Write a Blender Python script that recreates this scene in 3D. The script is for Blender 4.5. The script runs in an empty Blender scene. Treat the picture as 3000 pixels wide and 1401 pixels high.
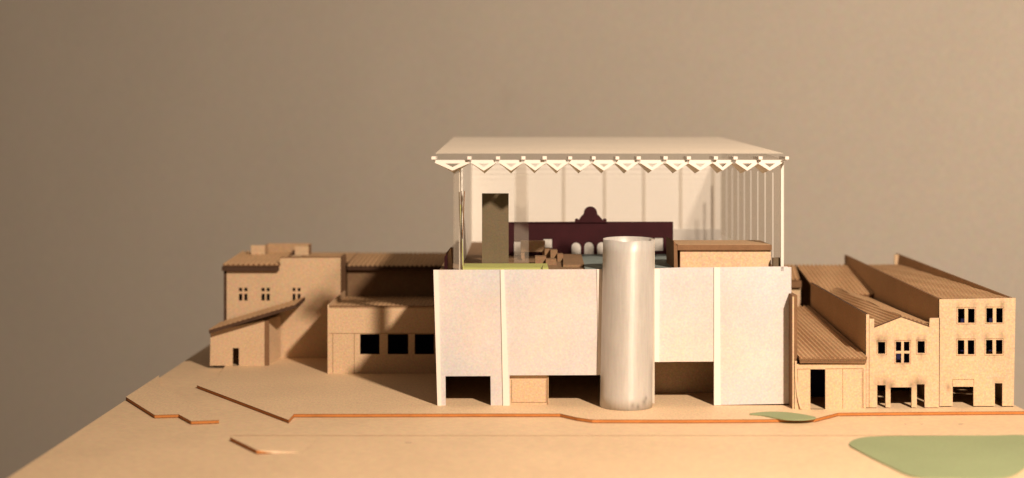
import bpy, bmesh, math, random
from mathutils import Vector
from mathutils.geometry import tessellate_polygon
random.seed(7)
C = bpy.context.scene.collection
sc = bpy.context.scene
# ------------------------------------------------------------------ camera
K, D, H = 2500.0, 1.8, 0.305          # scale on the facade plane, camera distance, camera height
cd = bpy.data.cameras.new('camera'); cam = bpy.data.objects.new('camera', cd); C.objects.link(cam)
cam.location = (0, -D, H); cam.rotation_euler = (math.radians(90), 0, 0)
cd.sensor_width = 36; cd.lens = 54; cd.shift_y = -275.5/3000
cd.clip_start = 0.05; cd.clip_end = 30
cd.dof.use_dof = True; cd.dof.focus_distance = 1.86; cd.dof.aperture_fstop = 2.9
sc.camera = cam
# ------------------------------------------------------------------ dim room light
w = bpy.data.worlds.new('World'); sc.world = w; w.use_nodes = True
w.node_tree.nodes['Background'].inputs[0].default_value = (1.0, 0.72, 0.50, 1)
w.node_tree.nodes['Background'].inputs[1].default_value = 0.11
# ------------------------------------------------------------------ the desk lamp's bulb, front right of the model
ld = bpy.data.lights.new('desk_lamp_light', 'SPOT'); lamp = bpy.data.objects.new('desk_lamp_light', ld); C.objects.link(lamp)
lamp.location = (0.68, -1.54, 1.10)
ld.energy = 250; ld.color = (1.0, 0.79, 0.60); ld.shadow_soft_size = 0.045
ld.spot_size = math.radians(125); ld.spot_blend = 1.0
lamp.rotation_euler = (Vector((0.50, 0.9, 0.25)) - lamp.location).to_track_quat('-Z', 'Y').to_euler()
sc.view_settings.view_transform = 'Standard'; sc.view_settings.look = 'None'
sc.view_settings.exposure = 0.0; sc.view_settings.gamma = 1.0

# ------------------------------------------------------------------ helpers
def Wp(px, py, Y):
    r = 1 + Y/D
    return Vector(((px-1500)/K*r, Y, H-(py-425)/K*r))
def Gp(px, py, z=0.0):
    r = (H-z)*K/(py-425)
    return ((px-1500)/K*r, (r-1)*D)
def X_(px, Y): return (px-1500)/K*(1+Y/D)
def Z_(py, Y): return H-(py-425)/K*(1+Y/D)
BASE = {}
def thing(name, label, cat, base=(0, 0, 0), group=None):
    o = bpy.data.objects.new(name, None); o.empty_display_size = 0.02; C.objects.link(o)
    o.location = base; o['label'] = label; o['category'] = cat
    if group: o['group'] = group
    BASE[o.name] = Vector(base); return o
def mk(name, V, F, mats, parent=None, idx=None, smooth=False):
    b = BASE[parent.name] if parent else Vector((0, 0, 0))
    me = bpy.data.meshes.new(name)
    me.from_pydata([tuple(Vector(v)-b) for v in V], [], F)
    for m in (mats if isinstance(mats, (list, tuple)) else [mats]): me.materials.append(m)
    if idx:
        for p, i in zip(me.polygons, idx): p.material_index = i
    bm = bmesh.new(); bm.from_mesh(me); bmesh.ops.recalc_face_normals(bm, faces=bm.faces); bm.to_mesh(me); bm.free()
    if smooth:
        for p in me.polygons: p.use_smooth = True
    me.update()
    o = bpy.data.objects.new(name, me); C.objects.link(o)
    if parent: o.parent = parent
    BASE[o.name] = b
    return o
def tag(o, label, cat, group=None):
    o['label'] = label; o['category'] = cat
    if group: o['group'] = group
    return o
class S:                                    # collects solids
    def __init__(s): s.V = []; s.F = []; s.I = []
    def add(s, V, F, I=None):
        n = len(s.V); s.V += [Vector(v) for v in V]; s.F += [tuple(i+n for i in f) for f in F]; s.I += I or [0]*len(F); return s
    def box(s, x0, x1, y0, y1, z0, z1, i=0):
        V = [(x, y, z) for z in (z0, z1) for y in (y0, y1) for x in (x0, x1)]
        return s.add(V, [(0, 2, 3, 1), (4, 5, 7, 6), (0, 1, 5, 4), (2, 6, 7, 3), (0, 4, 6, 2), (1, 3, 7, 5)], [i]*6)
    def poly(s, outer, holes, ext, side=1):
        """outer/holes: 3D loops in one plane; ext: thickness vector"""
        loops = [[Vector(p) for p in outer]] + [[Vector(p) for p in h] for h in holes]
        flat = [p for l in loops for p in l]; n = len(flat); e = Vector(ext)
        V = flat + [p+e for p in flat]
        T = tessellate_polygon(loops); F = [tuple(t) for t in T] + [tuple(i+n for i in reversed(t)) for t in T]; I = [0]*len(F)
        k = 0
        for l in loops:
            m = len(l)
            for a in range(m):
                b = (a+1) % m; F.append((k+a, k+b, k+b+n, k+a+n)); I.append(side)
            k += m
        return s.add(V, F, I)
    def go(s, name, mats, parent=None, smooth=False): return mk(name, s.V, s.F, mats, parent, s.I, smooth)
def rect(x0, x1, y0, y1): return [(x0, y0), (x1, y0), (x1, y1), (x0, y1)]      # pixel rectangle
def panel(name, outer, holes, Y, t, mats, parent, zmin=None):
    """upright board parallel to the picture; loops in photo pixels on plane Y"""
    def cv(l):
        o = [Wp(a, b, Y) for a, b in l]
        if zmin is not None:
            for p in o:
                if p.z < zmin+0.004: p.z = zmin
        return o
    return S().poly(cv(outer), [cv(h) for h in holes], (0, t, 0)).go(name, mats, parent)
def plate(name, pts, z0, z1, mats, parent=None):
    return S().poly([(x, y, z1) for x, y in pts], [], (0, 0, z0-z1)).go(name, mats, parent)
def corr(name, A, B, Cc, Dd, pitch, amp, thick, mats, parent, shear=0.0, nv=2):
    """corrugated sheet: A-B front edge, D-C back edge, ridges run from front to back"""
    A, B, Cc, Dd = map(Vector, (A, B, Cc, Dd))
    L = max((B-A).length, (Cc-Dd).length); n = max(3, round(L/pitch)); nu = n*8; nv = 28 if shear else nv
    V = []; F = []; I = []
    nrm = (B-A).cross(Dd-A).normalized()
    if nrm.z < 0: nrm = -nrm
    for lay in (0, 1):
        for j in range(nv+1):
            v = j/nv
            for i in range(nu+1):
                u = i/nu; p = (A*(1-u)+B*u)*(1-v)+(Dd*(1-u)+Cc*u)*v
                ph = (u*n + shear*v)*2*math.pi
                wob = 0.12*amp*math.sin(v*23+i*0.7)
                p = p + nrm*(amp*(0.5+0.5*math.cos(ph))+wob) if lay == 0 else p - nrm*thick
                V.append(p)
    m = (nu+1)*(nv+1); g = lambda l, j, i: l*m+j*(nu+1)+i
    for j in range(nv):
        for i in range(nu):
            F.append((g(0, j, i), g(0, j, i+1), g(0, j+1, i+1), g(0, j+1, i))); I.append(0)
            F.append((g(1, j, i), g(1, j+1, i), g(1, j+1, i+1), g(1, j, i+1))); I.append(1)
    for i in range(nu):
        for j in (0, nv): F.append((g(0, j, i), g(0, j, i+1), g(1, j, i+1), g(1, j, i))); I.append(1)
    for j in range(nv):
        for i in (0, nu): F.append((g(0, j, i), g(0, j+1, i), g(1, j+1, i), g(1, j, i))); I.append(1)
    return mk(name, V, F, mats, parent, I)
def strip_lines(name, segs, wpx, Y, mats, parent, proud=0.00025):
    """thin engraved lines (pixels on plane Y)"""
    s = S()
    for (x0, y0, x1, y1) in segs:
        a, b = Wp(x0, y0, Y), Wp(x1, y1, Y); d = (b-a).normalized(); n = Vector((-d.z, 0, d.x))*(wpx/K/2)
        f = Vector((0, -proud, 0)); g_ = Vector((0, 0.0002, 0))
        V = [a-n+f, b-n+f, b+n+f, a+n+f, a-n+g_, b-n+g_, b+n+g_, a+n+g_]
        s.add(V, [(0, 1, 2, 3), (7, 6, 5, 4), (0, 4, 5, 1), (1, 5, 6, 2), (2, 6, 7, 3), (3, 7, 4, 0)])
    return s.go(name, mats, parent)
def frame_lines(x0, x1, y0, y1): return [(x0, y0, x1, y0), (x1, y0, x1, y1), (x1, y1, x0, y1), (x0, y1, x0, y0)]

# ------------------------------------------------------------------ materials
def mat(name, col, rough=0.8, grain=0.08, gscale=900, cloud=0.06, cscale=14, bump=0.0, metal=0.0, spec=0.3, stretch=None,
        stains=None, bands=None, trans=0.0, clear=0.0, colgrain=0.0, aniso=0, coolcloud=0):
    m = bpy.data.materials.new(name); m.use_nodes = True; nt = m.node_tree; N = nt.nodes; Lk = nt.links
    N.clear(); out = N.new('ShaderNodeOutputMaterial'); bs = N.new('ShaderNodeBsdfPrincipled')
    geo = N.new('ShaderNodeNewGeometry')
    bs.inputs['Roughness'].default_value = rough; bs.inputs['Metallic'].default_value = metal
    bs.inputs['Specular IOR Level'].default_value = spec
    def math_(op, a, b=None, clamp=False):
        n = N.new('ShaderNodeMath'); n.operation = op; n.use_clamp = clamp
        for k, v in enumerate((a, b)):
            if v is None: continue
            if isinstance(v, (int, float)): n.inputs[k].default_value = v
            else: Lk.new(v, n.inputs[k])
        return n.outputs[0]
    def noise(scale, detail=2, vec=None, colour=False, mul=None):
        n = N.new('ShaderNodeTexNoise'); n.inputs['Scale'].default_value = scale; n.inputs['Detail'].default_value = detail
        src = geo.outputs['Position']
        if mul:
            mp = N.new('ShaderNodeVectorMath'); mp.operation = 'MULTIPLY'; Lk.new(src, mp.inputs[0]); mp.inputs[1].default_value = mul; src = mp.outputs[0]
        Lk.new(src, n.inputs['Vector']); return n.outputs['Color' if colour else 'Fac']
    g = noise(gscale, 2, mul=stretch); c = noise(cscale, 4)
    f = math_('ADD', math_('MULTIPLY', math_('SUBTRACT', g, 0.5), grain*4), math_('MULTIPLY', math_('SUBTRACT', c, 0.5), cloud*4))
    f = math_('ADD', f, 1.0)
    if bands:                                # ply edge: burnt faces, paler core, by height
        sp = N.new('ShaderNodeSeparateXYZ'); Lk.new(geo.outputs['Position'], sp.inputs[0])
        mr = N.new('ShaderNodeMapRange'); Lk.new(sp.outputs[2], mr.inputs[0]); mr.inputs[1].default_value = bands[0]; mr.inputs[2].default_value = bands[1]
        cr = N.new('ShaderNodeValToRGB'); Lk.new(mr.outputs[0], cr.inputs[0]); e = cr.color_ramp.elements
        stops = [(0, .22), (.14, .3), (.26, 1.0), (.46, 1.05), (.52, .62), (.58, 1.1), (.76, 1.0), (.88, .5), (1.0, .34)]
        e[0].position = 0; e[0].color = (.22,)*3+(1,); e[1].position = 1; e[1].color = (.34,)*3+(1,)
        for p_, v_ in stops[1:-1]:
            q = e.new(p_); q.color = (v_, v_, v_, 1)
        f = math_('MULTIPLY', f, cr.outputs[0])
    if stains:
        for (sx, sy, sz, sr, amt) in stains:
            vd = N.new('ShaderNodeVectorMath'); vd.operation = 'SUBTRACT'; Lk.new(geo.outputs['Position'], vd.inputs[0]); vd.inputs[1].default_value = (sx, sy, sz)
            ml = N.new('ShaderNodeVectorMath'); ml.operation = 'MULTIPLY'; Lk.new(vd.outputs[0], ml.inputs[0]); ml.inputs[1].default_value = (1, 0, 0.6)
            le = N.new('ShaderNodeVectorMath'); le.operation = 'LENGTH'; Lk.new(ml.outputs[0], le.inputs[0])
            d = math_('SUBTRACT', 1.0, math_('DIVIDE', le.outputs['Value'], sr), True)
            d = math_('MULTIPLY', math_('MULTIPLY', d, d), amt)
            f = math_('MULTIPLY', f, math_('SUBTRACT', 1.0, d))
    mx = N.new('ShaderNodeVectorMath'); mx.operation = 'SCALE'; mx.inputs[0].default_value = col; Lk.new(f, mx.inputs['Scale'])
    colout = mx.outputs[0]
    if colgrain:
        cn = noise(gscale*0.8, 1, colour=True)
        s1 = N.new('ShaderNodeVectorMath'); s1.operation = 'MULTIPLY_ADD'; Lk.new(cn, s1.inputs[0]); s1.inputs[1].default_value = (colgrain*2,)*3; s1.inputs[2].default_value = (1-colgrain,)*3
        s2 = N.new('ShaderNodeVectorMath'); s2.operation = 'MULTIPLY'; Lk.new(colout, s2.inputs[0]); Lk.new(s1.outputs[0], s2.inputs[1]); colout = s2.outputs[0]
    if coolcloud:                            # slow drift between pinkish and bluish grey
        cn = noise(9, 2); k1 = math_('MULTIPLY', math_('SUBTRACT', cn, 0.5), coolcloud*4)
        cv = N.new('ShaderNodeCombineXYZ'); Lk.new(math_('ADD', k1, 1.0), cv.inputs[0]); cv.inputs[1].default_value = 1
        Lk.new(math_('SUBTRACT', 1.0, k1), cv.inputs[2])
        s3 = N.new('ShaderNodeVectorMath'); s3.operation = 'MULTIPLY'; Lk.new(colout, s3.inputs[0]); Lk.new(cv.outputs[0], s3.inputs[1]); colout = s3.outputs[0]
    Lk.new(colout, bs.inputs['Base Color'])
    if bump:
        bp = N.new('ShaderNodeBump'); bp.inputs['Strength'].default_value = bump; bp.inputs['Distance'].default_value = 0.001
        Lk.new(g, bp.inputs['Height']); Lk.new(bp.outputs[0], bs.inputs['Normal'])
    if aniso:
        bs.inputs['Anisotropic'].default_value = aniso; bs.inputs['Anisotropic Rotation'].default_value = .25
        tg = N.new('ShaderNodeTangent'); tg.direction_type = 'RADIAL'; tg.axis = 'Z'; Lk.new(tg.outputs[0], bs.inputs['Tangent'])
    sh = bs.outputs[0]
    if trans:
        tl = N.new('ShaderNodeBsdfTranslucent'); Lk.new(colout, tl.inputs[0]); ms = N.new('ShaderNodeMixShader'); ms.inputs[0].default_value = trans
        Lk.new(sh, ms.inputs[1]); Lk.new(tl.outputs[0], ms.inputs[2]); sh = ms.outputs[0]
    if clear:
        tp = N.new('ShaderNodeBsdfTransparent'); ms = N.new('ShaderNodeMixShader'); ms.inputs[0].default_value = clear
        Lk.new(sh, ms.inputs[1]); Lk.new(tp.outputs[0], ms.inputs[2]); sh = ms.outputs[0]
    Lk.new(sh, out.inputs[0]); return m

GR = dict(gscale=520, colgrain=0.10)
M = {}
M['backdrop'] = mat('backdrop_paint', (.74, .675, .585), .9, .10, 260, .03, 2.2, colgrain=.16, stains=[(-.01, 1.75, .411, .045, .06)])
M['floor'] = mat('room_floor', (.25, .20, .16), .6)
M['ply'] = mat('plywood_face', (.78, .58, .375), .62, .12, 330, .06, 7, stretch=(.35, 1.4, 1), spec=.35, colgrain=.12)
M['ply2'] = mat('plywood_plate', (.78, .58, .375), .62, .12, 330, .05, 9, stretch=(1.4, .4, 1), spec=.35, colgrain=.12)
M['plyedge'] = mat('laser_cut_ply_edge', (.50, .19, .05), .7, .08, 200, .1, 40, bands=(-.004, 0.0))
M['baseedge'] = mat('base_board_edge', (.5, .3, .12), .7, .08, 200, .1, 40, bands=(-.016, -.004))
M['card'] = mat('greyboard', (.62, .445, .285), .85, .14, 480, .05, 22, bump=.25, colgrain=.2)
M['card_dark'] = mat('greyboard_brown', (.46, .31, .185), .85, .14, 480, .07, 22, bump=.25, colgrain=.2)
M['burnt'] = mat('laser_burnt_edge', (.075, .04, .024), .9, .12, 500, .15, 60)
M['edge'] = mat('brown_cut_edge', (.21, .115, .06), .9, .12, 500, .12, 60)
M['etch'] = mat('etched_line', (.26, .14, .07), .9, .1, 500, .1, 60)
M['tile'] = mat('corrugated_roof_card', (.56, .36, .20), .85, .14, 480, .08, 25, bump=.2, colgrain=.2)
M['vellum'] = mat('silver_grey_vellum', (.69, .645, .63), .5, .07, 480, .09, 11, bump=.05, trans=.12, colgrain=.12, coolcloud=.10, spec=.4)
M['whitestrip'] = mat('white_card_strip', (.82, .755, .695), .6, .03, 700, .03, 12, colgrain=.04)
M['white'] = mat('white_card', (.86, .84, .80), .65, .02, 700, .02, 12, trans=.25, colgrain=.03)
M['whitewall'] = mat('white_translucent_wall', (.97, .94, .88), .6, .02, 700, .01, 12, trans=.08, colgrain=.04)
M['clearwall'] = mat('frosted_side_wall', (.93, .88, .80), .6, .03, 700, .02, 12, trans=.6, clear=.74, colgrain=.04)
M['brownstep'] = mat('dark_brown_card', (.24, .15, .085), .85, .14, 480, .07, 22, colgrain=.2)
M['void'] = mat('opening_shade_black', (.012, .012, .055), .9)  # near-black tone standing in for the shade inside the openings
M['greystrip'] = mat('pale_grey_mullion', (.87, .82, .74), .6, .03, 700, .02, 12, trans=.3, colgrain=.04)
M['roofsheet'] = mat('frosted_roof_sheet', (.96, .91, .82), .5, .03, 600, .03, 10, trans=.15, clear=.98, colgrain=.04)
M['brightrib'] = mat('roof_brightener_cream', (.56, .505, .43), .6, .03, 600, .03, 10, trans=.2)  # cream for the added ribs that catch the lamp and lift the roof
M['acrylic'] = mat('frosted_acrylic', (.75, .68, .58), .35, .03, 600, .03, 10, trans=.3, clear=.88)
M['alu'] = mat('brushed_silver_card', (.62, .57, .50), .34, .05, 500, .05, 20, metal=.35, stretch=(1, 1, .08), bump=.12, colgrain=.06)
M['maroon'] = mat('maroon_card', (.042, .006, .010), .8, .1, 500, .2, 40, colgrain=.2)
M['brownpanel'] = mat('taupe_card', (.135, .105, .065), .8, .1, 500, .1, 25, colgrain=.15)
M['bluegrey'] = mat('blue_grey_card', (.20, .25, .25), .8, .08, 500, .08, 25, colgrain=.12)
M['lime'] = mat('lime_green_card', (.44, .47, .16), .8, .06, 500, .05, 25, colgrain=.12)
M['sage'] = mat('sage_green_card', (.31, .37, .205), .8, .07, 500, .05, 12, colgrain=.12)
M['speck'] = mat('grey_smudge', (.36, .27, .20), .8)
M['lampshade'] = mat('lamp_enamel', (.1, .1, .1), .4)

# ------------------------------------------------------------------ setting
def struct(o, label=None): o['kind'] = 'structure'; return o
ZL = -0.004
wf = lambda x: 1.77-.40*x
wall = S().poly([(-4.2, wf(-4.2), -.77), (4.2, wf(4.2), -.77), (4.2, wf(4.2)+.06, -.77), (-4.2, wf(-4.2)+.06, -.77)], [], (0, 0, 3.4), 0).go('backdrop_wall', M['backdrop']); struct(wall)
fl = S().box(-4.2, 4.2, -3.2, 3.4, -0.80, -0.7701).go('floor', M['floor']); struct(fl)
XL, XR, YF, YB = -0.468, 0.590, -0.3915, 0.78
plate('ground', [(XL, YF), (XR, YF), (XR, YB), (XL, YB)], -0.016, ZL, [M['ply'], M['baseedge']]); struct(bpy.data.objects['ground'])
tb = thing('work_table', 'wooden work table carrying the whole architectural model', 'table', (0.05, 0.2, -0.77))
S().box(-0.42, 0.55, -0.33, 0.72, -0.045, -0.0162).go('table_top', M['card_dark'], tb)
for sx in (-0.40, 0.50):
    for sy in (-0.31, 0.67): S().box(sx, sx+.03, sy, sy+.03, -0.77, -0.045).go('leg', M['card_dark'], tb)
# main pavement plate with its stepped laser-cut kerb
kerb = [(577, 1129), (845.6, 1230.6), (861, 1213), (1000, 1213), (1400, 1212), (1641, 1212), (1690, 1223), (1735, 1229.5), (1990, 1230), (2200, 1229), (2388, 1227),
        (2455, 1209.6), (2660, 1207.5), (3000, 1205)]
pts = [Gp(*p) for p in kerb]
pts[-1] = (XR-.0004, pts[-1][1])
bl = Gp(577, 1129)
main = pts + [(XR-.0004, YB-.0005), (-0.345, YB-.0005), (-0.40, .37), (bl[0]+.012, bl[1]+.07)]
pv = plate('pavement', main, ZL+.0001, 0.0, [M['ply2'], M['plyedge']]); struct(pv)
# far left plate
l = [Gp(*p) for p in [(352, 1163), (453, 1216), (523.6, 1214), (560, 1234), (641.6, 1231), (470, 1128)]]
l[0] = (XL+.0005, l[0][1]); l.append((XL+.0005, Gp(420, 1100)[1]))
pv2 = plate('pavement', l, ZL+.0001, 0.0, [M['ply2'], M['plyedge']]); struct(pv2)
# low tapering stub plate in front
a, b = Gp(674, 1281), Gp(752, 1319)
V = [(a[0], a[1], 0), (b[0], b[1], 0), (b[0]+.016, b[1]+.002, ZL+.0003), (b[0]+.045, b[1]+.008, ZL+.0001), (b[0]+.05, a[1]+.004, ZL+.0001), (a[0]+.03, a[1]+.004, 0-.0012)]
Vb = [(x, y, ZL-.0005) for x, y, z in V]; n = len(V)
pv3 = mk('pavement', V+Vb, [tuple(range(n)), tuple(range(2*n-1, n-1, -1))]+[(i, (i+1) % n, (i+1) % n+n, i+n) for i in range(n)], [M['ply'], M['plyedge']], None, [0, 0]+[1]*n); struct(pv3)
# board joints on the base and on the plate: shallow dark seams
s = S()
yj = Gp(1500, 1277, ZL)[1]
s.box(-0.30, XR-.001, yj, yj+.0007, ZL-.0005, ZL+.00025)
GRD = bpy.data.objects['ground']; s.go('board_joint', M['etch'], GRD)
sm = S()
for (x, y, r_) in ((1196, 1298, .0035), (2815, 1243, .0025), (2700, 1243, .0018), (2652, 1243, .0016)):
    gx, gy = Gp(x, y, ZL); k = 10
    ring = [(gx+r_*math.cos(t*2*math.pi/k)*(1+.3*math.sin(t*2.1)), gy+.35*r_*math.sin(t*2*math.pi/k)*(1.2), ZL+.0003) for t in range(k)]
    sm.poly(ring, [], (0, 0, -.0004), 0)
sm.go('smudge', M['speck'], GRD)

# green card pads
def blob(pts, n=6):                          # Catmull-Rom through closed loop
    out = []; m = len(pts)
    for i in range(m):
        p0, p1, p2, p3 = (Vector(pts[(i+k-1) % m]) for k in range(4))
        for j in range(n):
            t = j/n
            out.append(tuple(0.5*((2*p1)+(-p0+p2)*t+(2*p0-5*p1+4*p2-p3)*t*t+(-p0+3*p1-3*p2+p3)*t**3)))
    return out
sp = blob([Gp(*p, .0004) for p in [(2196, 1214.5), (2240, 1209), (2290, 1209), (2345, 1215), (2390, 1225), (2368, 1231), (2320, 1232), (2280, 1228), (2235, 1219)]])
tag(plate('green_card_pad', sp, .0003, .0014, M['sage']), 'small pointed sage green card pad lying over the kerb edge', 'card pad')
bpx = [(2488, 1303), (2520, 1286), (2600, 1280.5), (2750, 1279.5), (2900, 1279), (3020, 1281), (3035, 1330), (2960, 1398), (2800, 1404), (2680, 1399), (2600, 1366), (2520, 1325)]
zb = ZL+.0003
bp_ = blob([Gp(*p, zb) for p in bpx])
tag(plate('green_card_pad', [(min(x, XR-.002), max(y, YF+.001)) for x, y in bp_], zb, zb+.0011, M['sage']), 'large sage green card pad in the right front corner of the board', 'card pad')

# ------------------------------------------------------------------ podium behind the paper screens
ZF = 0.157
pod = thing('podium', 'dark hollow podium box behind the silver paper screens, carrying the white hall', 'podium', (0.12, 0.3, 0))
S().box(-.086, .322, .004, .575, ZF-.004, ZF).go('floor_slab', [M['brownstep']], pod)
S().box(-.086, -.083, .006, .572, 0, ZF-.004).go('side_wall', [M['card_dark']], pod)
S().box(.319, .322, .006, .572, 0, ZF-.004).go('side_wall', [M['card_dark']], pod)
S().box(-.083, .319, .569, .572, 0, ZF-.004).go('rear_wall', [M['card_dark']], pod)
S().box(.150, .319, .088, .091, 0, ZF-.004).go('inner_backing', [M['card_dark']], pod)
o = panel('ground_floor_panel', rect(1486, 1605, 1092, 1190), [], .006, .003, [M['card'], M['burnt']], pod, 0.0)
strip_lines('scored_line', frame_lines(1499, 1600, 1113, 1179)[1:3]+[(1499, 1113, 1499, 1179)], 1.2, .006, M['edge'], pod)
S().box(X_(1604, .006), X_(1607, .006), .004, .06, 0, Z_(1096, .006)).go('return_wall', [M['card_dark']], pod)

# ------------------------------------------------------------------ silver paper screens
sl = thing('paper_screen', 'wide silver grey paper screen left of the silver tube, two openings at its foot', 'paper screen', (X_(1515, 0), 0, 0))
panel('sheet', [(1270, 791), (1400, 790.5), (1540, 790), (1763, 789), (1764.5, 1099), (1493, 1100), (1494, 1190), (1438, 1190.5), (1437, 1102), (1305, 1102.5), (1306, 1190), (1281, 1190.5)], [], -.001, .0012, [M['vellum'], M['whitestrip']], sl, None)
def cardstrip(name, top, bot, w0, w1, Y, parent, t=.0016):
    a, b = Wp(top[0], top[1], Y), Wp(bot[0], bot[1], Y)
    return S().poly([a, a+Vector((w0/K, 0, 0)), b+Vector((w1/K, 0, 0)), b], [], (0, -t, 0), 0).go(name, M['whitestrip'], parent)
cardstrip('edge_strip', (1270, 790.8), (1282, 1190), 14, 11, -.0012, sl)
cardstrip('edge_strip', (1466, 789.8), (1474, 1190), 11, 19, -.0012, sl)
cardstrip('edge_strip', (1749, 789), (1753, 1098), 14, 14, -.0012, sl)
sr = thing('paper_screen', 'silver grey paper screen right of the silver tube, notched at its lower left', 'paper screen', (X_(2115, 0), 0, 0))
panel('sheet', [(1914, 787), (1990, 784), (2093, 783.5), (2200, 782), (2306, 781), (2312, 784), (2314, 1183), (2091, 1187), (2091, 1059.5), (1985, 1060), (1915, 1061)], [], -.001, .0012, [M['vellum'], M['whitestrip']], sr, None)
cardstrip('edge_strip', (1915, 787), (1916, 1060), 17, 15, -.0012, sr)
cardstrip('edge_strip', (2091.5, 783), (2091.5, 1187), 17, 19, -.0012, sr)
# folded right return of the screen (rounded fold)
s = S(); n = 7
for k in range(n):
    t0, t1 = k/n*math.pi/2, (k+1)/n*math.pi/2; R_ = .0035
    xc = X_(2311, 0); f = lambda t, rr: (xc+math.sin(t)*rr, -.001+R_-math.cos(t)*rr)
    a0, a1, b0, b1 = f(t0, R_), f(t1, R_), f(t0, R_-.0012), f(t1, R_-.0012)
    zt, zb_ = Z_(782+k*.3, 0), .002
    V = [(a0[0], a0[1], zb_), (a1[0], a1[1], zb_), (b1[0], b1[1], zb_), (b0[0], b0[1], zb_), (a0[0], a0[1], zt), (a1[0], a1[1], zt), (b1[0], b1[1], zt), (b0[0], b0[1], zt)]
    s.add(V, [(0, 1, 5, 4), (1, 2, 6, 5), (2, 3, 7, 6), (3, 0, 4, 7), (4, 5, 6, 7), (3, 2, 1, 0)])
s.go('folded_edge', M['vellum'], sr, True)

# ------------------------------------------------------------------ silver tube
cx, cy, R = X_(1836, -.008), -.008, .0297
tu = thing('silver_tube', 'tall round silver card tube standing between the two paper screens', 'tube', (cx, cy, 0))
V = []; F = []; n = 96; rows = 14
for s_ in (0, 1):
    rr = R-.0007*s_
    for j in range(rows+1):
        for i in range(n):
            a = i/n*2*math.pi
            top = .1955 + .0012*math.sin(a)+.0006*math.sin(5*a+1)*(1 if math.sin(a) < 0 else 0)
            z = j/rows*top
            V.append((cx+rr*math.cos(a)*(1+.03*(1-j/rows))+.0030*(j/rows)-.0008, cy+rr*math.sin(a), max(0.0003, z)))
g = lambda s_, j, i: s_*(rows+1)*n+j*n+i % n
for j in range(rows):
    for i in range(n):
        F.append((g(0, j, i), g(0, j, i+1), g(0, j+1, i+1), g(0, j+1, i))); F.append((g(1, j, i), g(1, j+1, i), g(1, j+1, i+1), g(1, j, i+1)))
for i in range(n):
    F.append((g(0, rows, i), g(0, rows, i+1), g(1, rows, i+1), g(1, rows, i))); F.append((g(0, 0, i), g(1, 0, i), g(1, 0, i+1), g(0, 0, i+1)))
tm = mat('silver_tube_card', (.56, .54, .515), .50, .07, 420, .05, 20, metal=.22, aniso=.7, stretch=(1, 1, .08), bump=.10, colgrain=.06,
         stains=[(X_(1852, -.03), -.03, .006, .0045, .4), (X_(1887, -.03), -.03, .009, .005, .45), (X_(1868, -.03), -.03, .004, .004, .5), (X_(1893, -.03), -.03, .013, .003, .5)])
tube = mk('shell', V, F, tm, tu, None, True)
S().box(cx+.0286, cx+.0302+.0022, cy-.002, cy+.012, .004, .1950).go('overlap_flap', M['alu'], tu)

# ------------------------------------------------------------------ white hall
hall = thing('white_hall', 'big white hall with flat roof and zigzag row of white triangular trusses on the podium', 'hall', (0.12, 0.28, ZF))
YRW = .545
S().poly([(-.0625, .095, ZF), (-.0625, YRW, ZF), (-.0625, YRW, .2790), (-.0625, .095, .2765)], [], (.0015, 0, 0), 0).go('side_wall', M['whitewall'], hall)
S().poly([(.3185, .004, ZF+.012), (.3185, YRW, ZF+.012), (.3185, YRW, .3115), (.3185, .004, .2880)], [], (.0015, 0, 0), 0).go('side_wall', M['clearwall'], hall)
S().box(-.0610, .3185, YRW-.0015, YRW, ZF, .2800).go('rear_wall', M['whitewall'], hall)
# tall mullions on the rear wall and along the right side
for px in (1528, 1652, 1772, 1887, 1995, 2090):
    wpx = 30 if px == 1528 else 10
    x = X_(px, YRW-.004); hw = wpx/2/K*1.3
    S().box(x-hw, x+hw, YRW-.003, YRW-.0017, ZF+.0005, .2760).go('mullion', M['greystrip'], hall)
S().box(.20, .3183, YRW-.004, YRW-.0017, ZF+.0005, ZF+.020).go('skirting', M['white'], hall)
for k in range(9):
    y = .012+k*.0575
    S().box(.3166, .3184, y, y+.0013, ZF+.0005, .2713).go('mullion', M['white'], hall)
S().box(.3150, .3183, -.001, .003, ZF+.0005, .2850).go('corner_post', M['white'], hall)
S().box(X_(2268, .0), X_(2296, .0), .006, .014, ZF, Z_(756, .006)).go('post_base', M['brownpanel'], hall)
S().box(X_(1328, 0), X_(1329.2, 0), .0, .030, ZF, .2765).go('corner_post', M['acrylic'], hall)
S().box(X_(1329.3, 0), X_(1345, 0), .0, .0008, ZF, .2765).go('glass_pane', M['acrylic'], hall)
S().box(X_(1345, 0), X_(1346.5, 0), .0, .030, ZF, .2765).go('corner_post', M['greystrip'], hall)
# fascia beam under the roof and three stacked roof sheets that rise gently to the back
YR0, YR1 = -.014, .550
def sheet(name, x0, x1, x0b, x1b, y0, y1, z0, z1, t, m):
    V = [(x0, y0, z0), (x1, y0, z0), (x1b, y1, z1), (x0b, y1, z1), (x0, y0, z0-t), (x1, y0, z0-t), (x1b, y1, z1-t), (x0b, y1, z1-t)]
    return mk(name, V, [(0, 1, 2, 3), (7, 6, 5, 4), (0, 4, 5, 1), (1, 5, 6, 2), (2, 6, 7, 3), (3, 7, 4, 0)], m, hall)
sheet('roof_sheet', -.0925, .3215, -.0905, .3200, YR0, YR1, .2893, .3130, .0014, M['roofsheet'])
sheet('roof_sheet', -.0925, .3215, -.0905, .3200, YR0+.012, YR1, .2918, .3148, .0012, M['roofsheet'])
sheet('roof_sheet', -.0925, .3215, -.0905, .3200, YR0+.030, YR1, .2948, .3165, .0012, M['roofsheet'])
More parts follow.
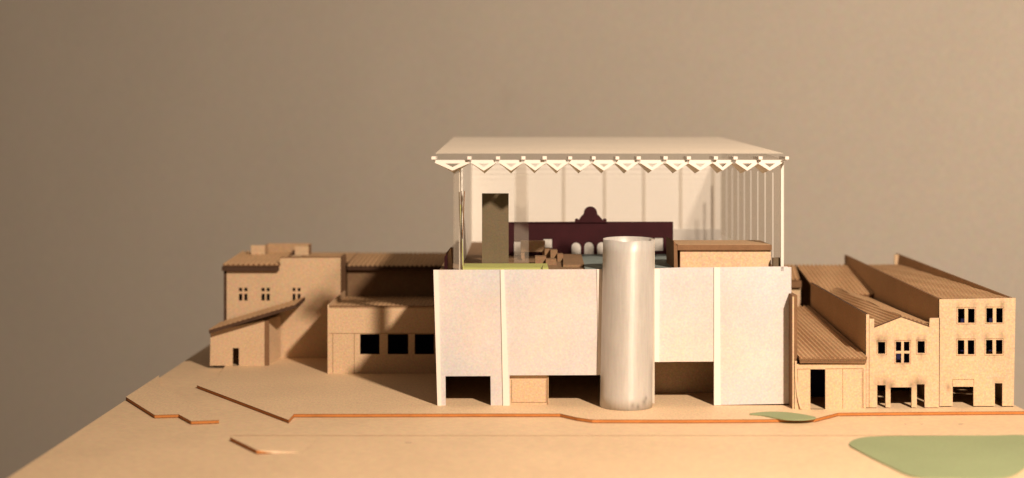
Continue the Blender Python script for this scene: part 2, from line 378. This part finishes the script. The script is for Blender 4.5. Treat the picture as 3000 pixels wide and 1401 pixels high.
# low cream ribs added across the top sheet to make the roof look brighter
rs = S(); y = YR0+.0302
while y < YR1-.004:
    t = (y-YR0-.030)/(YR1-YR0-.030); z = .2948+t*(.3165-.2948); e_ = .0025*math.sin(y*91)
    rs.box(-.0905+.0012*t, .3205-.0006*t, y, y+.0006, z+.00005, z+.0008); y += .016
rbs = rs.go('roof_brightening_ribs', M['brightrib'], hall); rbs['kind'] = 'stuff'
S().box(-.0920, .3205, -.0120, -.0105, Z_(470.5, -.012), .2876).go('fascia', M['white'], hall)
tips = [1326, 1418, 1498, 1568, 1633, 1701, 1769, 1838, 1911, 1984, 2051, 2118, 2189, 2255]
half = [52, 38, 36, 33, 33, 34, 34, 34, 36, 34, 37, 30, 35, 38]
YT = -.0165
for i, (tp_, hw) in enumerate(zip(tips, half)):
    tx = tp_ + random.uniform(-.8, .8); yb = 500.5+random.uniform(-.6, .6); y0 = 470+random.uniform(-.4, .4)
    outer = [(tx-hw+3, y0), (tx+hw-5, y0), (tx+hw-7, y0+5.5), (tx+hw, y0+7), (tx, yb), (tx-hw, y0+7)]
    kk = hw/36
    hole = [(tx-15*kk, y0+9.0), (tx+15*kk, y0+9.0), (tx, yb-10)]
    tr = panel('truss', outer, [hole], YT, .0024, [M['whitestrip'], M['whitestrip']], hall)
    # folded flanks of the beam behind, deeper at mid span
    Xc = X_(tx, YT); hX = hw/K*.93; ys = [YT+.0026, .012, .035]; dz = [0, .0025, .0045]
    V = []; 
    for y, d_ in zip(ys, dz):
        zt = .2875 - .018 + (y+.016)*.008; zb2 = Z_(yb-1, YT)-d_
        V += [(Xc-hX, y, zt+.0135), (Xc, y, zb2), (Xc+hX, y, zt+.0135), (Xc+hX-.0012, y, zt+.0135), (Xc, y, zb2+.0014), (Xc-hX+.0012, y, zt+.0135)]
    F = []
    for a in range(len(ys)-1):
        for b in range(6): F.append((a*6+b, a*6+(b+1) % 6, a*6+6+(b+1) % 6, a*6+6+b))
    F.append((0, 1, 4, 5)); F.append((1, 2, 3, 4)); e = (len(ys)-1)*6; F.append((e, e+1, e+4, e+5)); F.append((e+1, e+2, e+3, e+4))
    mk('beam_flank', V, F, M['roofsheet'] if False else M['greystrip'], tr)
cub = [1270.5, 1375, 1459, 1533.5, 1595.5, 1670, 1739, 1808, 1870.5, 1949, 2017, 2096, 2153.5, 2226.5, 2304]
for c_ in cub:
    h_ = 5.5+random.uniform(-.4, .6)
    x0, x1 = X_(c_-h_, -.018), X_(c_+h_, -.018)
    S().box(x0, x1, -.0225, .020, Z_(467.5, -.0225), Z_(458.5+random.uniform(-.5, .5), -.0225)).go('purlin_end', M['whitestrip'], hall)

# ------------------------------------------------------------------ things inside and in front of the hall
YM = .250
ch = thing('maroon_facade', 'dark maroon house front with a rounded gable and white arched openings inside the hall', 'model building', (X_(1730, YM), YM, ZF))
arc = [(1730+19.5*math.cos(t), 624.5-19.5*math.sin(t)) for t in [math.pi*(k/10) for k in range(10, -1, -1)]]
top = [(1488, 651), (1684, 650), (1686, 641), (1693, 641), (1696, 645), (1703, 634)] + [(1709.5, 628)] + arc + [(1750.5, 628), (1757, 634), (1766, 645), (1769, 641), (1776, 641), (1778, 650), (1972, 650)]
def arch(xc, hw, yt, yb, n=8): return [(xc+hw*math.cos(math.pi*k/n), yt+hw-hw*math.sin(math.pi*k/n)) for k in range(n+1)] + [(xc-hw, yb), (xc+hw, yb)][:2]
fb = 425+(H-ZF)*K/(1+YM/D)
holes = [arch(1688.5, 14, 710, fb-1.5), arch(1726, 14, 709, fb-1.5), arch(1763.5, 14, 709, fb-1.5), arch(1801, 14, 709, fb-1.5), rect(1592, 1618, 700, 727), rect(1506, 1526, 708, fb-2), rect(1918, 1943, 697, 735)]
panel('wall', top+[(1972, fb), (1488, fb)], holes, YM, .004, [M['maroon'], M['maroon']], ch)
for hl_ in holes:
    S().poly([Wp(a_, b_, YM+.0012) for a_, b_ in hl_], [], (0, .0018, 0), 0).go('pane', M['white'], ch)
S().box(X_(1680, YM), X_(1780, YM), YM-.003, YM, Z_(652, YM), Z_(650, YM)).go('cornice', M['maroon'], ch)
S().box(X_(1500, YM), X_(1684, YM), YM-.0025, YM, Z_(653.5, YM), Z_(651.5, YM)).go('cornice', M['maroon'], ch)
tp = S().box(X_(1412, .076), X_(1490, .076), .076, .096, ZF, Z_(568, .076)).go('tall_panel', [M['brownpanel']]); tag(tp, 'tall taupe card slab standing upright at the left inside the hall', 'card slab')
ac = S().box(X_(1506, .13), X_(1549, .13), .13, .1312, ZF, .2690).go('acrylic_fin', [M['acrylic']]); tag(ac, 'tall frosted acrylic strip standing before the left end of the maroon facade', 'acrylic strip')
lw = plate('lawn_card', [(-.0575, .008), (X_(1603, .07)*1.0, .008), (X_(1603, .07), .074), (-.0575, .074)], ZF, ZF+.0035, [M['lime'], M['lime']])
tag(lw, 'flat lime green card strip on the podium behind the left paper screen', 'lawn card')
# tiny wire loop standing at the strip's right end
V = []; F = []; pts_ = [(1592 + 3.2*math.cos(t), 786 - 3.5*math.sin(t)) for t in [k/10*2*math.pi for k in range(11)]]
s = S()
pth = [(1589, 778), (1588, 783), (1587.5, 790)] 
s2 = S()
for a, b in list(zip([(1593, 777), (1589, 779), (1587.5, 784)], [(1589, 779), (1587.5, 784), (1588, 793)])):
    p0, p1 = Wp(*a, .006), Wp(*b, .006); s2.poly([p0, p0+Vector((.0007, 0, 0)), p1+Vector((.0007, 0, 0)), p1], [], (0, .0006, 0), 0)
hk = s2.go('wire_hook', M['burnt']); tag(hk, 'tiny dark wire hook at the right end of the lime green strip', 'wire hook')
bg = plate('blue_card', [(X_(1714, .006), .006), (X_(1985, .006), .006), (X_(1985, .006)+.01, YM-.004), (X_(1702, YM-.004), YM-.004)], ZF, ZF+.0025, [M['bluegrey'], M['bluegrey']])
tag(bg, 'flat blue grey card sheet in front of the maroon facade, behind the silver tube', 'card sheet')
# stepped cardboard seating
st = thing('stepped_model', 'small stepped brown cardboard steps between lime green strip and blue grey card', 'card steps', (X_(1620, .15), .15, ZF))
blocks = [(1526, 1597, 707, 738, .20), (1596, 1613, 729, 754, .185), (1613, 1633, 733, 765, .165), (1633, 1650, 745, 772, .15), (1568, 1600, 752, 800, .10), (1599, 1630, 760, 800, .09), (1530, 1537, 742, 775, .17)]
for (x0, x1, y0, y1, Y) in blocks:
    S().box(X_(x0, Y), X_(x1, Y), Y, Y+.022, ZF, Z_(y0, Y)).go('step_block', M['brownstep'], st) if y0 > 725 else S().box(X_(x0, Y), X_(x1, Y), Y, Y+.018, Z_(y1, Y), Z_(y0, Y)).go('step_beam', M['card_dark'], st)
for x0 in (1527, 1590): S().box(X_(x0, .20), X_(x0+6, .20), .202, .212, ZF, Z_(738, .20)).go('post', M['card_dark'], st)
V = [Wp(1650, 764, .06), Wp(1712, 764, .06), Wp(1703, 752, .20), Wp(1650, 752, .20)]
zr = [ZF+.003, ZF+.003, ZF+.006, ZF+.006]
V = [(v.x, v.y, z) for v, z in zip(V, zr)]
mk('ramp', V+[(x, y, ZF) for x, y, z in V], [(0, 1, 2, 3), (7, 6, 5, 4), (0, 4, 5, 1), (1, 5, 6, 2), (2, 6, 7, 3), (3, 7, 4, 0)], M['brownstep'], st)
# brown box, right
bxr = thing('cardboard_box_room', 'brown cardboard box with overhanging lid behind the right paper screen', 'card box', (X_(2120, .06), .06, ZF))
S().box(X_(1993, .02), X_(2258, .02), .020, .095, ZF, Z_(733.5, .02)).go('wall', [M['card']], bxr)
S().box(X_(1985, .016), X_(2261, .016), .016, .105, Z_(733, .016), Z_(718, .016)).go('lid', [M['edge']], bxr)
S().box(X_(1986, .016), X_(2257, .016), .0175, .1045, Z_(718, .016), Z_(717.3, .016)).go('lid_sheet', [M['card_dark']], bxr)
V = []
S().poly([Vector((X_(1975, .012), .012, ZF)), Vector((X_(1986, .012), .012, ZF)), Vector((X_(1984, .012), .012, Z_(720, .012))), Vector((X_(1974, .012), .012, Z_(706, .012)))], [], (0, .09, 0), 0).go('side_board', [M['edge']], bxr)
# rods bundle at left corner
rods = [(1344, 562, 1349, 793), (1350, 560, 1352, 793), (1359.5, 560, 1353, 700), (1348, 600, 1356, 793)]
cols = ['brownpanel', 'burnt', 'edge', 'lime']
rb = thing('stick_bundle', 'bundle of thin leaning dark and green sticks at the hall left corner', 'sticks', (X_(1350, -.004), -.004, ZF))
for (x0, y0, x1, y1), c_ in zip(rods, cols):
    a, b = Wp(x0, y0, .001), Wp(x1, y1, .001); b.z = max(b.z, ZF) if y1 > 780 else b.z
    S().poly([a, a+Vector((.0011, 0, 0)), b+Vector((.0011, 0, 0)), b], [], (0, -.0012, 0), 0).go('stick', M[c_], rb)
sc1 = thing('card_scrap', 'small leaning maroon and tan card scraps beside the left hall corner', 'card scraps', (X_(1312, .03), .03, ZF))
Y = .03
for poly_, c_ in (([(1301, 792), (1302, 752), (1311, 742), (1312, 792)], 'maroon'), ([(1311, 792), (1311, 745), (1321, 727), (1325, 792)], 'card'), ([(1304, 745), (1321, 724), (1326, 726), (1326, 792), (1321, 792), (1320, 736), (1306, 752)], 'edge')):
    S().poly([Wp(x, y, Y) for x, y in poly_], [], (0, .002, 0), 0).go('scrap', M[c_], sc1); Y += .003

# ------------------------------------------------------------------ left model buildings
YS = .323
ls = thing('lean_to_house', 'small cardboard lean-to house with sloping roof and dark door, leftmost in the model', 'model house', (X_(700, YS), YS+.03, 0))
panel('front_wall', [(615, 1073), (617, 972), (776, 938), (776, 1073)], [rect(682, 700, 1020, 1070)], YS, .003, [M['card'], M['burnt']], ls, 0.0)
S().box(X_(776, YS), X_(787.5, YS), YS-.001, YS+.004, 0, Z_(939, YS)).go('corner_post', M['edge'], ls)
xs = X_(776, YS)
V = [(xs+.003, YS+.003, 0), (xs+.011, .396, 0), (xs+.011, .396, Z_(925, .39)), (xs+.003, YS+.003, Z_(938, YS))]
S().poly(V, [], (-.003, 0, 0), 0).go('side_wall', [M['card']], ls)
S().poly([Vector((X_(615, YS), YS+.003, 0)), Vector((X_(615, YS), .396, 0)), Vector((X_(615, YS), .396, Z_(975, YS))), Vector((X_(615, YS), YS+.003, Z_(975, YS)))], [], (.003, 0, 0)).go('side_wall', [M['card'], M['burnt']], ls)
Y0, Y1 = .305, .3955
A, B = Wp(612, 969, Y0), Wp(868, 893, Y0); A1 = Vector((A.x, Y1, A.z+.001)); B1 = Vector((B.x, Y1, B.z+.001))
S().poly([A, B, B1, A1], [], (0, 0, -.0042), 0).go('eaves_board', [M['burnt']], ls)
corr('roof', A+Vector((0, 0, .0003)), B+Vector((0, 0, .0003)), B1+Vector((0, 0, .0003)), A1+Vector((0, 0, .0003)), .0068, .0012, .0001, [M['tile'], M['edge']], ls)

YBB = .400
bb = thing('tower_house', 'tall cardboard house with three small four-pane windows and stepped parapet, at the left', 'model house', (X_(830, YBB), YBB+.05, 0))
wins = [(700, 709.8, 715.8, 725), (766, 775.5, 781, 790.5), (857, 865.5, 872, 880.5)]
hl = []
for (a, b, c_, d_) in wins:
    hl += [rect(a, b, 843.5, 853.5), rect(c_, d_, 843.5, 853.5), rect(a, b, 861, 881), rect(c_, d_, 861, 881)]
tower_st = [(X_(760, YBB), YBB, Z_(760, YBB), .03, .12)]
panel('front_wall', [(664, 1051), (664, 779), (819, 779), (822, 756), (998, 755), (998, 1051)], hl, YBB, .003, [M['card'], M['burnt']], bb, 0.0)
S().box(X_(655, YBB), X_(664, YBB), YBB+.001, YBB+.004, 0, Z_(779, YBB)).go('corner_board', M['burnt'], bb)
S().box(X_(655, YBB), X_(655, YBB)+.003, YBB+.004, .60, 0, Z_(779, YBB)).go('side_wall', M['card'], bb)
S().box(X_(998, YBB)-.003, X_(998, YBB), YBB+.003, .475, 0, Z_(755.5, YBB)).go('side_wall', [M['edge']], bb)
S().box(X_(655, YBB)-.001, X_(818, YBB), YBB-.008, YBB-.0002, Z_(793, YBB), Z_(780, YBB)).go('fascia', M['burnt'], bb)
A, B = Wp(653, 778, YBB-.008), Wp(819, 778, YBB-.008)
corr('roof', A, B, (X_(819, YBB)-.0, .56, .1405), (X_(655, YBB), .56, .1405), .0072, .0025, .0008, [M['tile'], M['edge']], bb)
panel('parapet_cap', [(820, 756), (820, 753.5), (998, 752.5), (998, 755)], [], YBB-.0005, .004, [M['edge'], M['edge']], bb)
S().box(X_(666, YBB), X_(994, YBB), YBB+.012, YBB+.015, .0, .120).go('inner_backing', M['void'], bb)  # added near-black sheet, paints the shade behind the tower windows
S().box(X_(820, YBB), X_(994, YBB), YBB+.004, .474, .128, .130).go('flat_roof', M['card_dark'], bb)
# roof box behind
YX = .515
rbx = thing('roof_box', 'small open cardboard box standing on the roof of the left tower house', 'card box', (X_(820, YX), YX, .14))
S().box(X_(735, YX), X_(776, YX), YX, YX+.003, .139, Z_(719, YX)).go('front_board', M['card'], rbx)
S().box(X_(776, YX), X_(855, YX), YX+.030, YX+.033, .139, Z_(717, YX)).go('back_board', M['card_dark'], rbx)
S().box(X_(776, YX)-.002, X_(776, YX), YX+.003, YX+.033, .139, Z_(719, YX)).go('side_board', M['card_dark'], rbx)
S().box(X_(864, YX), X_(904, YX), YX, YX+.003, .139, Z_(722, YX)).go('front_board', M['card'], rbx)
S().box(X_(855, YX), X_(904, YX), YX+.030, YX+.033, .139, Z_(717, YX)).go('back_board', M['card_dark'], rbx)
S().box(X_(904, YX)-.0015, X_(904, YX), YX+.003, YX+.030, .139, Z_(719, YX)).go('side_board', M['edge'], rbx)
S().box(X_(855, YX), X_(862, YX), YX, YX+.03, .139, Z_(736, YX)).go('side_board', M['burnt'], rbx)
# long hall wing
YW = .476
lw_ = thing('long_wing', 'long wing, wall darkened for shade, under a ribbed roof between the tower house and the white hall', 'model building', (-.17, .53, 0))
S().box(-.244, -.092, YW, YW+.003, 0, Z_(789, YW)).go('front_wall', M['brownstep'], lw_)  # shade on this wall is put into the darker brown colour
S().box(-.243, -.0915, YW-.012, YW-.0005, Z_(791, YW-.012), Z_(782, YW-.012)).go('fascia', M['burnt'], lw_)
z0 = Z_(781, YW-.012)
corr('roof', (-.243, YW-.013, z0), (-.0915, YW-.013, z0), (-.0915, .64, z0+.007), (-.243, .64, z0+.007), .0068, .0019, .0008, [M['tile'], M['burnt']], lw_)
corr('rear_roof', (-.325, .50, z0+.0035), (-.2435, .50, z0+.0035), (-.2435, .64, z0+.0078), (-.325, .64, z0+.0078), .0068, .0012, .0008, [M['tile'], M['edge']], lw_)
S().box(-.36, -.089, .640, .643, 0, z0+.004).go('rear_wall', M['card_dark'], lw_)
# low building
YL = .250
lb = thing('low_house', 'low flat-roofed cardboard building with big square dark windows left of the paper screen', 'model building', (X_(1120, YL), YL+.1, 0))
xe = -.0885
pxe = 1500+xe*K/(1+YL/D)
panel('front_wall', [(964, 1095), (964, 899), (pxe, 899), (pxe, 1095)], [rect(1055, 1112, 979, 1038), rect(1136, 1196, 979, 1038), rect(1215, 1272, 979, 1038)], YL, .003, [M['card'], M['burnt']], lb, 0.0)
S().box(X_(960, YL), X_(964, YL), YL-.001, YL+.2, 0, Z_(893, YL)).go('side_wall', M['card'], lb)
strip_lines('scored_line', [(965, 977, 1300, 977), (975, 978, 975, 1094), (1038, 978, 1038, 1094), (965, 902, 1300, 902)], 1.5, YL, M['edge'], lb)
corr('roof', (X_(964, YL), YL+.003, Z_(899, YL)-.0015), (xe, YL+.003, Z_(899, YL)-.0015), (xe, YW-.002, .080), (X_(964, YL), YW-.002, .080), .0068, .0010, .0008, [M['tile'], M['edge']], lb)
S().box(X_(964, YL), xe, YL-.001, YL+.003, Z_(899, YL), Z_(896.5, YL)).go('roof_edge', M['edge'], lb)
S().box(X_(990, YL), xe, YL+.09, YL+.093, 0, .07).go('inner_backing', M['void'], lb)  # added near-black sheet so the square windows look unlit

# ------------------------------------------------------------------ right model buildings
def stains_for(ws, Y, r=.0075, amt=.62):
    out = []
    for (x0, x1, y0, y1) in ws:
        out.append((X_(x0+2, Y), Y, Z_(y0-4, Y), r*random.uniform(.8, 1.3), amt*random.uniform(.4, 1)))
        out.append((X_(x1-2, Y), Y, Z_(y0-6, Y), r*random.uniform(.8, 1.4), amt*random.uniform(.5, 1.1)))
        if random.random() < .5: out.append((X_((x0+x1)/2, Y), Y, Z_(y1+7, Y), r*.8, amt*.5))
    return out
Y1_ = -.027
h1 = thing('shed_house', 'low cardboard shed with ribbed roof sloping to the front and one tall dark doorway', 'model house', (X_(2435, Y1_), .10, 0))
panel('front_wall', [(2328, 1199), (2328, 1067), (2537, 1064), (2537, 1199)], [rect(2374, 2418, 1082, 1197.6)], Y1_, .003, [M['card'], M['burnt']], h1, 0.0)
strip_lines('scored_line', [(2469, 1081, 2469, 1197), (2336, 1082, 2374, 1081), (2418, 1081, 2529, 1080), (2336, 1082, 2336, 1180), (2529, 1080, 2529, 1196), (2526, 1083, 2526, 1196)], 1.2, Y1_, M['etch'], h1)
S().box(X_(2342, Y1_), X_(2536, Y1_), Y1_-.004, Y1_+.001, Z_(1063.5, Y1_-.003), Z_(1056, Y1_-.003)).go('fascia', M['edge'], h1)
S().box(X_(2341, Y1_), X_(2536, Y1_), Y1_-.0055, Y1_+.001, Z_(1055.6, Y1_-.003), Z_(1051.5, Y1_-.003)).go('fascia', M['card_dark'], h1)
zr0, zr1 = Z_(1051, Y1_-.005), .0815
corr('roof', (X_(2339, Y1_), Y1_-.007, zr0), (X_(2536.5, Y1_), Y1_-.007, zr0), (X_(2536.5, Y1_), .318, zr1), (X_(2339, Y1_), .318, zr1), .0057, .0025, .0008, [M['tile'], M['edge']], h1)
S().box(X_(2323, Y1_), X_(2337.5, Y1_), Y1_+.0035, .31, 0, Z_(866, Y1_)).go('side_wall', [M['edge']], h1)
S().box(X_(2322, Y1_), X_(2326, Y1_), Y1_, Y1_+.0035, 0.0, Z_(870, Y1_)).go('corner_strip', [M['card']], h1)
# peeling paper curl at the lower left of the shed
V = []; n = 12
for k in range(n+1):
    t = k/n; z = .055*(1-t)+.0008; bow = .0065*t**3
    V += [(X_(2328, Y1_)+bow*.9+.0002, Y1_-.0006-bow*.5, z), (X_(2334, Y1_)+bow*1.1, Y1_-.0006-bow*.2, z)]
mk('peeling_strip', V+[(x, y+.0003, z) for x, y, z in V], [(2*k, 2*k+1, 2*k+3, 2*k+2) for k in range(n)]+[(2*k+2*n+2, 2*k+3+2*n, 2*k+5+2*n, 2*k+4+2*n) for k in range(n)]+[(2*k, 2*k+2, 2*k+4+2*n, 2*k+2+2*n) for k in range(n)]+[(2*k+1, 2*k+3, 2*k+5+2*n, 2*k+3+2*n) for k in range(n)], M['card'], h1)

Y3 = -.020
h3 = thing('gabled_house', 'cardboard house with low gable, four-pane window and open ground floor, second from right', 'model house', (X_(2645, Y3), .12, 0))
w3 = [(2572, 2593.5, 1002, 1036.6), (2624.4, 2640.5, 1001.3, 1028.4), (2648, 2664.6, 1001.3, 1028.4), (2624.4, 2640.5, 1035.7, 1063.3), (2648, 2664.6, 1035.7, 1063.3), (2688, 2709.5, 999.7, 1034.6)]
d3 = [(2570, 2594.5, 1128.5), (2609, 2670.6, 1135), (2686, 2709, 1126)]
m3 = mat('greyboard_gable_front', (.62, .445, .285), .85, .14, 480, .05, 22, bump=.25, colgrain=.2,
         stains=stains_for([w3[0], (2624, 2665, 1001, 1063), w3[5], (2570, 2594, 1128, 1128), (2609, 2671, 1135, 1135), (2686, 2709, 1126, 1126)], Y3))
ob = [(2537.5, 1197), (2537.5, 921), (2546, 921), (2546.5, 934), (2561, 934), (2561, 959), (2640, 928), (2722, 957), (2724, 932), (2751, 931.5), (2751, 1196)]
for (x0, x1, y0) in reversed(d3): ob += [(x1, 1196), (x1, y0), (x0, y0), (x0, 1196)]
panel('front_wall', ob, [rect(*w_) for w_ in w3], Y3, .003, [m3, M['burnt']], h3, 0.0008)
for fr in ((2569, 2597, 998.5, 1040), (2621.5, 2668, 997.5, 1066), (2684.5, 2713, 996, 1038)): strip_lines('window_frame', frame_lines(*fr), 1.0, Y3, M['etch'], h3)
strip_lines('scored_line', [(2546.5, 936, 2546.5, 1196), (2537, 1058, 2537, 1196)], 1.3, Y3, M['etch'], h3)
xw = X_(2538, Y3)
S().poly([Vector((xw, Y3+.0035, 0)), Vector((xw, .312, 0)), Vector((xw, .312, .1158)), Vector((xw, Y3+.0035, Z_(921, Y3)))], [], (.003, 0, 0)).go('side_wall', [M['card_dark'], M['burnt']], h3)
xa, za = X_(2640, Y3), Z_(929, Y3)
xl, zl = xw+.0032, Z_(963, Y3); xr, zr = X_(2750, Y3), Z_(962, Y3)
corr('roof', (xl, Y3+.0035, zl), (xa, Y3+.0035, za), (xa, .335, za), (xl, .335, zl), .0048, .0019, .0006, [M['tile'], M['edge']], h3, shear=2.2)
corr('roof', (xa, Y3+.0035, za), (xr, Y3+.0035, zr), (xr, .335, zr), (xa, .335, za), .0048, .0019, .0006, [M['tile'], M['edge']], h3, shear=2.2)
strip_lines('roof_edge', [(2561, 959.5, 2640, 928.5), (2640, 928.5, 2723, 957.5)], 2.2, Y3, M['burnt'], h3)
S().box(xw+.004, X_(2749, Y3), .11, .113, 0, .08).go('inner_backing', M['void'], h3)  # added near-black sheet painting the shade deep in the ground floor
S().box(X_(2573, .03), X_(2577, .03), .028, .10, 0.0, .004).go('floor_batten', M['burnt'], h3)

Y4 = -.012
h4 = thing('three_storey_house', 'tall cardboard house with four pairs of dark windows and ribbed roof, rightmost in the model', 'model house', (X_(2860, Y4), .2, 0))
cols4 = [(2806.5, 2826), (2836, 2855.5), (2889.6, 2908.7), (2918.7, 2937.8)]
w4 = [(a, b, 904.5, 946) for a, b in cols4[:2]] + [(a, b, 903, 945.5) for a, b in cols4[2:]] + [(a-.8, b-.8, 997, 1038.5) for a, b in cols4[:2]] + [(a-.8, b-.8, 996, 1037.5) for a, b in cols4[2:]]
m4 = mat('greyboard_tall_front', (.62, .445, .285), .85, .14, 480, .05, 22, bump=.25, colgrain=.2,
         stains=stains_for([(2806, 2856, 900, 948), (2889, 2938, 899, 948), (2805, 2855, 992, 1040), (2888, 2937, 991, 1040), (2915, 2936, 1122, 1122)], Y4, .007, .4)+[(X_(2778, Y4), Y4, Z_(1136, Y4), .006, .5)])
ob = [(2752, 1194.5), (2752, 877), (2860, 875), (2975.5, 872.5), (2970, 1194.5)]
for (x0, x1, y0) in [(2914.5, 2936.5, 1123), (2791, 2852, 1133)]: ob += [(x1, 1194.5), (x1, y0), (x0, y0), (x0, 1194.5)]
panel('front_wall', ob, [rect(*w_) for w_ in w4], Y4, .003, [m4, M['burnt']], h4, 0.0012)
for fr in ((2803, 2858.5, 900.5, 949.5), (2886.5, 2941, 899.5, 948.5), (2802, 2857.5, 993, 1042), (2885.5, 2940, 992, 1041)): strip_lines('window_frame', frame_lines(*fr), 1.0, Y4, M['etch'], h4)
strip_lines('door_frame', [(2790.5, 1132, 2790.5, 1112), (2790.5, 1112, 2853, 1111.5), (2853, 1111.5, 2853, 1131)], 1.1, Y4, M['etch'], h4)
strip_lines('scored_line', [(2752.6, 932, 2751.5, 1193)], 1.6, Y4, M['burnt'], h4)
x4 = X_(2753, Y4); x4r = X_(2972.5, Y4)
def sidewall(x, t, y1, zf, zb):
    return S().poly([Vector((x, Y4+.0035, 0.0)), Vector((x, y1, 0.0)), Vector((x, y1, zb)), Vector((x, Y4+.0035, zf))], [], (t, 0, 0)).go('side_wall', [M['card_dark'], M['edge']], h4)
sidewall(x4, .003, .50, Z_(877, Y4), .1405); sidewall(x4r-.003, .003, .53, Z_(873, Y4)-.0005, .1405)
zt = Z_(876, Y4)-.0016
corr('roof', (x4+.0032, Y4+.0035, zt), (x4r-.0032, Y4+.0035, zt), (x4r-.0032, .50, zt+.0005), (x4+.0032, .50, zt+.0005), .0048, .0019, .0006, [M['tile'], M['edge']], h4, shear=6)
S().box(x4+.004, x4r-.004, .13, .133, 0.0, .11).go('inner_backing', M['void'], h4)  # added near-black sheet, painted shade behind the doors
S().box(X_(2340, Y1_), X_(2534, Y1_), .06, .063, 0.0, .055).go('inner_backing', M['void'], h1)  # added near-black sheet, painted shade behind the shed doorway
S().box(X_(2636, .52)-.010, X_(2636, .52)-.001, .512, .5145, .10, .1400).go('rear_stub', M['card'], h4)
S().box(x4+.004, x4r-.004, Y4+.022, Y4+.025, 0.062, .115).go('inner_backing', M['void'], h4)  # second added near-black sheet, keeps the upper windows dark
S().box(xw+.0035, x4-.002, Y3+.022, Y3+.025, 0.045, .085).go('inner_backing', M['void'], h3)  # second added near-black sheet, shade colour close behind the gable windows
S().box(X_(2795, .06), X_(2845, .06), .05, .075, Z_(1150, .06), Z_(1147, .06)).go('inner_shelf', M['card'], h4)

# rear block with tiled roof
rbk = thing('rear_house', 'cardboard house with ribbed hipped roof behind the shed, right of the white hall', 'model house', (.40, .42, 0))
def rz(y): return .0985+(y-.31)*.168
corr('roof', (.318, .392, rz(.392)), (X_(2536.5, Y1_)+.002, .392, rz(.392)), (.4195, .475, rz(.475)), (.335, .475, rz(.475)), .0059, .0025, .0008, [M['tile'], M['edge']], rbk, nv=3)
corr('roof', (.4205, .312, rz(.312)), (x4-.0005, .312, rz(.312)), (x4-.0005, .475, rz(.475)), (.4205, .475, rz(.475)), .0059, .0025, .0008, [M['tile'], M['edge']], rbk, nv=3)
S().box(.4205, x4-.001, .314, .319, rz(.312)-.0065, rz(.312)-.0012).go('fascia', M['edge'], rbk)
S().box(.318, .4135, .394, .399, rz(.392)-.011, rz(.392)-.0012).go('fascia', M['edge'], rbk)
S().box(.318, .4135, .402, .405, 0, rz(.392)-.003).go('front_wall', M['card'], rbk)
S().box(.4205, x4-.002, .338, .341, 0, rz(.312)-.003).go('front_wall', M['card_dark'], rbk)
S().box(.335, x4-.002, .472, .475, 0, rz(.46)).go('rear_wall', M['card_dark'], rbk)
